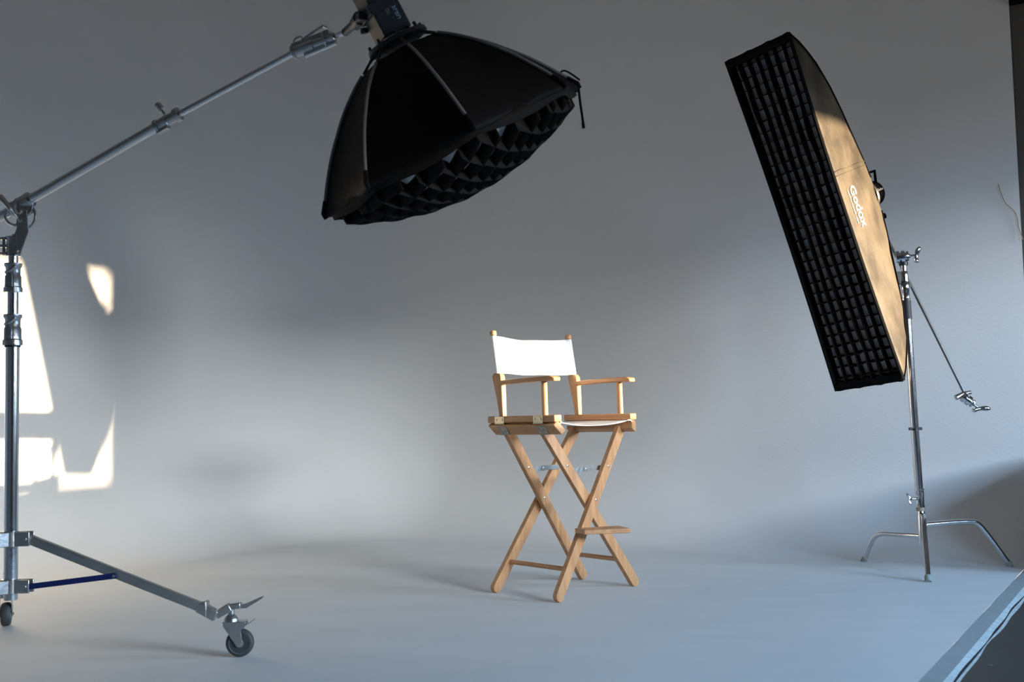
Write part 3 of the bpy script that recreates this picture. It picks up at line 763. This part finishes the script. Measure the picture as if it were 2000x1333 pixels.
lb('yoke', m_, M['lampbody'], bevel=0.001)
lb('knob', MB().lathe(kk - A * 0.028 + FN * 0.01, -A - bd * 0.3, [(0, 0.009), (0.006, 0.012), (0.016, 0.012), (0.018, 0)], 10), M['lampbody'])

# ------------------------------------------------------------------ tall strip softbox on the right
SC = V((1.361, 4.977, 1.634))
SX = V((0.618, -0.780, 0.098)).normalized(); SZ = V((-0.311, -0.128, 0.942)); SZ = (SZ - SX * SZ.dot(SX)).normalized(); SN = SZ.cross(SX).normalized()
if SN.y < 0: SN = -SN
SW, SL, SD = 0.178, 0.798, 0.408
strip_o = thing('strip_softbox', 'tall narrow black softbox with square grid tilted at the right, its side lit tan', 'softbox', SC)
def tb(name, mb, m, parent=None, **kw): return mb.build(name, m, parent or strip_o, **kw)
def sp3(x, z, n):
    k = 1 - 0.075 * max(0.0, 1 - (z / SL) ** 2) * max(0.0, 1 - n / SD)      # cloth pulls the long edges inward
    return SC + SX * (x * k) + SZ * z + SN * n
DT = [(0.10, 1.0), (0.22, 0.93), (0.36, 0.82), (0.52, 0.71), (0.66, 0.59), (0.81, 0.40), (0.92, 0.20), (1.0, 0.0)]      # height fraction -> depth fraction
def depth_of(h): return interp(DT, h) * SD
def rad(h):    # half sizes of the section at height fraction h
    dep = interp(DT, h)
    wx = SW * (1 - 0.52 * dep ** 1.6)
    return wx, h * SL
def crumple(z, dn, side_, h):
    return (0.007 * noise.noise(V((z * 4 + dn * 5, dn * 11, side_ * 3))) + 0.003 * noise.noise(V((z * 14, dn * 22, side_ * 7)))) * min(1, 5 * (1 - h))
def panel(side_, axis):
    """one sewn panel; axis 'x' = long side panels, 'z' = short end panels"""
    m_ = MB(); rows = []
    hs = [0.10, 0.14, 0.18, 0.22, 0.29, 0.36, 0.44, 0.52, 0.60, 0.66, 0.74, 0.81, 0.87, 0.92, 0.96, 1.0]
    NJ = 40 if axis == 'x' else 10
    for h in hs:
        wx, hz = rad(h); dn = depth_of(h); row = []
        for j in range(NJ + 1):
            s_ = -1 + 2 * j / NJ; c = 1 - s_ * s_
            if axis == 'x':
                z = s_ * hz; x = side_ * wx
                f_ = (1 - h)
                x += side_ * (-0.002 * c) + side_ * crumple(z, dn, side_, h)
                row.append(sp3(x, z, dn))
            else:
                x = s_ * wx; z = side_ * (hz - 0.012 * c * min(1, 5 * (1 - h)))
                row.append(sp3(x, z, dn))
        rows.append(row)
    return m_.grid(rows)
def panel_point(z, dn):
    """point on the right side panel (and its outward normal offset) at height z and depth dn"""
    fr = dn / SD
    hfr = interp([(b, a) for a, b in DT][::-1], fr)
    wx, hz = rad(hfr)
    s_ = max(-1, min(1, z / hz)); c = 1 - s_ * s_
    return sp3(wx - 0.002 * c + crumple(z, dn, 1, hfr) + 0.0028, z, dn)
tb('side_panel', panel(1, 'x'), M['sunlit_nylon'], solid=0.001, smooth=70)
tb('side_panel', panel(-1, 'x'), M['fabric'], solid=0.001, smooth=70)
tb('end_panel', panel(1, 'z'), M['fabric'], solid=0.001, smooth=70)
tb('end_panel', panel(-1, 'z'), M['fabric'], solid=0.001, smooth=70)
for sx in (-1, 1):
    for sz in (-1, 1):
        pts = []
        for h in (0.10, 0.2, 0.30, 0.40, 0.52, 0.66, 0.74, 0.81, 0.88, 0.94, 1.0):
            wx, hz = rad(h); pts.append(sp3(sx * (wx + 0.001), sz * (hz + 0.001), depth_of(h)))
        tb('seam', MB().tube(pts, 0.0045, 8), M['velvet'])
# velvet front edge
m_ = MB()
def rect_loop(x, z, n):
    out = []
    for k in range(20): out.append(sp3(x, -z + 2 * z * k / 20, n))
    for k in range(4): out.append(sp3(x - 2 * x * k / 4, z, n))
    for k in range(20): out.append(sp3(-x, z - 2 * z * k / 20, n))
    for k in range(4): out.append(sp3(-x + 2 * x * k / 4, -z, n))
    return out
m_.rings([rect_loop(SW + 0.001, SL + 0.001, 0.012), rect_loop(SW + 0.002, SL + 0.002, -0.004), rect_loop(SW - 0.004, SL - 0.004, -0.006), rect_loop(SW - 0.014, SL - 0.010, 0.040)], cap=False)
tb('front_edge', m_, M['velvet'], solid=0.003)
for sz in (-1, 1):
    rows = []
    for i in range(4):
        rows.append([sp3(SW * (-1 + 2 * j / 16), sz * (SL + 0.002 - 0.012 * i + (0.006 * math.sin(j * 1.9 + i + sz) if i else 0.004 * math.sin(j * 1.3))), -0.004 + 0.004 * math.sin(i * 2 + j)) for j in range(17)])
    tb('end_flap', MB().grid(rows), M['velvet'], solid=0.003, smooth=80)
m_ = MB(); m_.grid([[sp3(SW * 0.925 * (-1 + 2 * i / 6), SL * 0.995 * (-1 + 2 * j / 30), 0.040) for i in range(7)] for j in range(31)])
tb('diffuser', m_, M['shaded_diffuser'], smooth=80)
m_ = MB()
NXc, NZc = 7, 31
def wob(x, z, s_): return 0.0065 * noise.noise(V((x * 14, z * 7, s_)))
for i in range(1, NXc):
    x = SW * 0.95 * (-1 + 2 * i / NXc)
    rows = []
    for j in range(94):
        z = SL * 0.995 * (-1 + 2 * j / 93)
        rows.append([sp3(x + wob(x, z, 1) * 1.5, z, 0.002 + wob(x, z, 2)), sp3(x + wob(x, z, 4) * 0.8, z, 0.038)])
    m_.grid(rows)
for j in range(1, NZc):
    z = SL * (-1 + 2 * j / NZc)
    rows = []
    for i in range(29):
        x = SW * 0.93 * (-1 + 2 * i / 28)
        rows.append([sp3(x, z + wob(x, z, 6) * 1.5 - 0.004 * abs(math.sin(i * PI / 4)), 0.004), sp3(x, z + wob(x, z, 8), 0.038)])
    m_.grid(rows)
tb('egg_crate_grid', m_, M['gridcloth'], solid=0.0016)
m_ = MB(); m_.lathe(sp3(0, 0, SD - 0.005), SN, [(0, 0.07), (0, 0.095), (0.012, 0.098), (0.020, 0.088), (0.020, 0.06)], 36)
tb('speed_ring', m_, M['blackplastic'])
# maker's lettering along the side panel, reading downward
zt, dt = 0.085, 0.100
def on_panel(z0, d0, sh=0.0): return lambda x, y: panel_point(z0 - x, d0 + y)
lettering('lettering', 'Godox', 0.067, lambda x, y: panel_point(zt - x, dt + y * 1.3), M['print_white'], strip_o)
m_ = MB()
for a, b in ((0.0, 0.055), (0.060, 0.112), (0.120, 0.155)):
    m_.grid([[panel_point(zt - 0.015 - (a + (b - a) * t / 6), dt - 0.026), panel_point(zt - 0.015 - (a + (b - a) * t / 6), dt - 0.021)] for t in range(7)])
tb('printed_line', m_, M['print_white'], solid=0.0006)
# stitched seam across the panel
tb('stitch_seam', MB().tube([panel_point(0.165 - 0.0 * k, 0.02 + 0.40 * k / 12) + SZ * 0.002 * math.sin(k) for k in range(12)], 0.0022, 6), M['sunlit_nylon'])
tb('stitch_seam', MB().tube([panel_point(0.145, 0.02 + 0.40 * k / 12) for k in range(12)], 0.0016, 6), M['sunlit_nylon'])

# flash head behind the strip softbox
F0 = sp3(0, 0, SD + 0.017)
flash = thing('flash_head', 'small round black flash head with carrying handle behind the strip softbox', 'flash', F0)
def fb(name, mb, m, parent=None, **kw): return mb.build(name, m, parent or flash, **kw)
fb('housing', MB().lathe(F0, SN, [(0, 0.04), (0.003, 0.058), (0.085, 0.062), (0.105, 0.060), (0.118, 0.050), (0.124, 0.035), (0.125, 0)], 36), M['blackmatte'])
m_ = MB(); h0 = F0 + SN * 0.010 + V((0, 0, 0.050)); h1 = F0 + SN * 0.112 + SX * 0.012 + V((0, 0, 0.040))
m_.tube([h0, h0 + V((0, 0, 0.058)), h1 + V((0, 0, 0.066)) - SN * 0.008, h1], 0.007, 8)
fb('handle', m_, M['blackmatte'])
def fl_txt(x, y):
    ang = 0.10 + y / 0.062
    rad_dir = (SX * math.cos(ang) + SZ * math.sin(ang)).normalized()
    return F0 + SN * (0.045 + x) + rad_dir * 0.0635
lettering('lettering', 'Godox', 0.017, fl_txt, M['print_grey'], flash)
fb('bracket', MB().bar(F0 + SN * 0.05 - SZ * 0.06, F0 + SN * 0.06 - SZ * 0.13, 0.022, 0.03), M['blackmatte'], bevel=0.003)
fb('bracket_knob', MB().lathe(F0 + SN * 0.080 - SZ * 0.118 + SX * 0.01, SN + SX * 0.4, [(0, 0.006), (0.012, 0.012), (0.026, 0.014), (0.030, 0.008), (0.030, 0)], 12), M['blackmatte'])

# ------------------------------------------------------------------ steel stand at the right
Q0 = V((1.954, 5.448, 0)); QT = V((1.906, 5.400, 1.470))
cst = thing('light_stand', 'chrome stand with bent three legged base under the tall strip softbox', 'light stand', Q0)
def gb(name, mb, m, parent=None, **kw): return mb.build(name, m, parent or cst, **kw)
def qz(z): return Q0 + (QT - Q0) * (z / QT.z)
gb('pole', MB().cyl(qz(0.34), qz(1.22), 0.0192, n=26), M['chrome'])
gb('riser', MB().cyl(qz(1.22), qz(1.34), 0.0165, n=26), M['chrome'])
gb('riser', MB().cyl(qz(1.34), qz(1.475), 0.0130, n=24), M['chrome'])
m_ = MB(); m_.lathe(qz(1.296), (QT - Q0), [(0, 0.017), (0, 0.0205), (0.010, 0.0215), (0.012, 0.019), (0.045, 0.019), (0.047, 0.0205), (0.085, 0.0200), (0.088, 0.0175), (0.092, 0.0175), (0.094, 0.0195), (0.125, 0.018), (0.140, 0.0165), (0.144, 0.013)], 24)
cc = gb('collar', m_, M['chrome'])
gb('collar_ring', MB().cyl(qz(1.384), qz(1.390), 0.0200, n=22), M['blackplastic'], cc)
m_ = MB(); m_.quad_box(qz(1.405) + V((-0.034, -0.004, 0)), ((1, 0, 0), (0, 1, 0), (0, 0, 1)), (0.014, 0.014, 0.030)); gb('collar_clamp', m_, M['blackplastic'], cc, bevel=0.003)
gb('tape_band', MB().cyl(qz(1.206), qz(1.297), 0.0222, n=24), M['band'])
m_ = MB(); m_.lathe(qz(0.300), (0, 0, 1), [(0, 0.018), (0, 0.0225), (0.008, 0.0225), (0.010, 0.0205), (0.070, 0.0205), (0.078, 0.0185), (0.083, 0.023), (0.088, 0.023), (0.088, 0.017)], 24)
hub = gb('lower_collar', m_, M['chrome'])
m_ = MB(); k0 = qz(0.34) + V((-0.020, -0.006, 0)); m_.cyl(k0, k0 + V((-0.022, -0.004, 0)), 0.006, n=12)
m_.tube(spline([k0 + V((-0.026, -0.01, -0.026)), k0 + V((-0.034, -0.005, -0.008)), k0 + V((-0.030, -0.004, 0.008)), k0 + V((-0.044, 0, 0.026))], 4), [0.006, 0.009, 0.010, 0.011, 0.011, 0.012, 0.012, 0.011, 0.011, 0.010, 0.009, 0.008, 0.006], 10, flat=0.6)
gb('wing_knob', m_, M['cast'], hub)
m_ = MB(); m_.lathe(qz(0.120), (0, 0, 1), [(0, 0.014), (0, 0.0185), (0.150, 0.0185), (0.155, 0.0165), (0.182, 0.0165), (0.182, 0.012)], 24)
gb('base_hub', m_, M['chrome'])
gb('base_hub_pin', MB().cyl(qz(0.282), qz(0.300), 0.019, n=16), M['cord'])
def bent(pts, r=0.0125):
    m_ = MB(); m_.tube(spline(pts, 7), r, 14); return m_
Lg = gb('leg', bent([(1.944, 5.462, 0.160), (1.90, 5.53, 0.158), (1.862, 5.60, 0.156), (1.828, 5.668, 0.152), (1.806, 5.705, 0.135), (1.790, 5.740, 0.090), (1.772, 5.785, 0.012)]), M['chrome'])
gb('rubber_foot', MB().cyl((1.775, 5.779, 0.022), (1.767, 5.795, 0.0), 0.0145, n=14), M['endcap'], Lg)
Rg = gb('leg', bent([(1.966, 5.448, 0.214), (2.06, 5.455, 0.219), (2.13, 5.460, 0.222), (2.200, 5.464, 0.221), (2.235, 5.466, 0.205), (2.280, 5.470, 0.150), (2.372, 5.478, 0.018)]), M['chrome'])
gb('rubber_foot', MB().cyl((2.368, 5.478, 0.026), (2.380, 5.479, 0.0), 0.0145, n=14), M['endcap'], Rg)
Fg = gb('leg', bent([(1.952, 5.432, 0.262), (1.944, 5.40, 0.255), (1.930, 5.36, 0.235), (1.905, 5.29, 0.180), (1.866, 5.17, 0.085), (1.834, 5.075, 0.014)]), M['chrome'])
gb('rubber_foot', MB().cyl((1.837, 5.083, 0.022), (1.829, 5.060, 0.0), 0.0155, n=14), M['endcap'], Fg)
m_ = MB(); c_ = qz(0.676); m_.cyl(c_ - V((0, 0, 0.008)), c_ + V((0, 0, 0.008)), 0.0195, n=18); m_.box(c_ + V((-0.028, -0.012, -0.007)), c_ + V((0.032, 0.006, 0.007)))
gb('cable_clip', m_, M['blackplastic'])

# grip arm with two heads
GA, GB_ = V((1.815, 5.478, 1.715)), V((2.130, 5.300, 0.838))
arm = thing('grip_arm', 'thin steel arm sloping down behind the strip softbox with a chrome clamp head', 'grip arm', V((1.905, 5.40, 1.50)))
def ab(name, mb, m, parent=None, **kw): return mb.build(name, m, parent or arm, **kw)
ab('rod', MB().cyl(GA, GB_, 0.0070, n=14), M['arm_steel'])
def grip(c, axis, r, parent_name, wing_dir, wl=0.062):
    axis = V(axis).normalized(); c = V(c)
    m_ = MB(); m_.lathe(c - axis * 0.034, axis, [(0, 0), (0, r * 0.8), (0.006, r), (0.020, r), (0.022, r * 0.72), (0.026, r * 0.72), (0.028, r), (0.044, r), (0.047, r * 0.7), (0.051, r * 0.7), (0.053, r * 0.92), (0.062, r * 0.80), (0.064, r * 0.4), (0.070, r * 0.3), (0.070, 0)], 28)
    gh = ab('grip_head', m_, M['chrome'])
    m_ = MB(); e = c + axis * 0.034; m_.cyl(e, e + axis * 0.026, 0.006, n=12)
    wd = V(wing_dir).normalized(); q = e + axis * 0.030
    m_.tube(spline([q - wd * wl * 0.5 + axis * 0.006, q - wd * wl * 0.25, q, q + wd * wl * 0.25 + axis * 0.002, q + wd * wl * 0.5 + axis * 0.012], 4), [0.008, 0.013, 0.015, 0.015, 0.014, 0.013, 0.012, 0.012, 0.012, 0.013, 0.014, 0.015, 0.016, 0.016, 0.014, 0.011, 0.007], 12, flat=0.75)
    ab('wing_handle', m_, M['chrome'], gh)
    return gh
gh = grip(QT + V((-0.004, -0.004, 0.038)), (1, -0.35, 0.06), 0.031, 'g', (0.15, 0, 1), 0.078)
ab('head_boss', MB().cyl(QT + V((0, 0, -0.004)), QT + V((0, 0, 0.015)), 0.021, n=18), M['blackplastic'], gh)
gd = (GB_ - GA).normalized()
g2 = grip(GB_ + gd * 0.035, (0.75, -0.15, -0.62), 0.024, 'g', (1, 0, 0.16), 0.080)
m_ = MB(); m_.cyl(GB_ + V((0.004, 0, 0.004)), GB_ + V((-0.046, -0.01, -0.018)), 0.010, 0.013, n=12); m_.cyl(GB_ + V((-0.004, 0, 0.0)), GB_ + V((0.030, 0, 0.006)), 0.009, n=12)
m_.ball(GB_ + V((0, 0, -0.004)), 0.016)
ab('locking_knob', m_, M['cast'], g2)
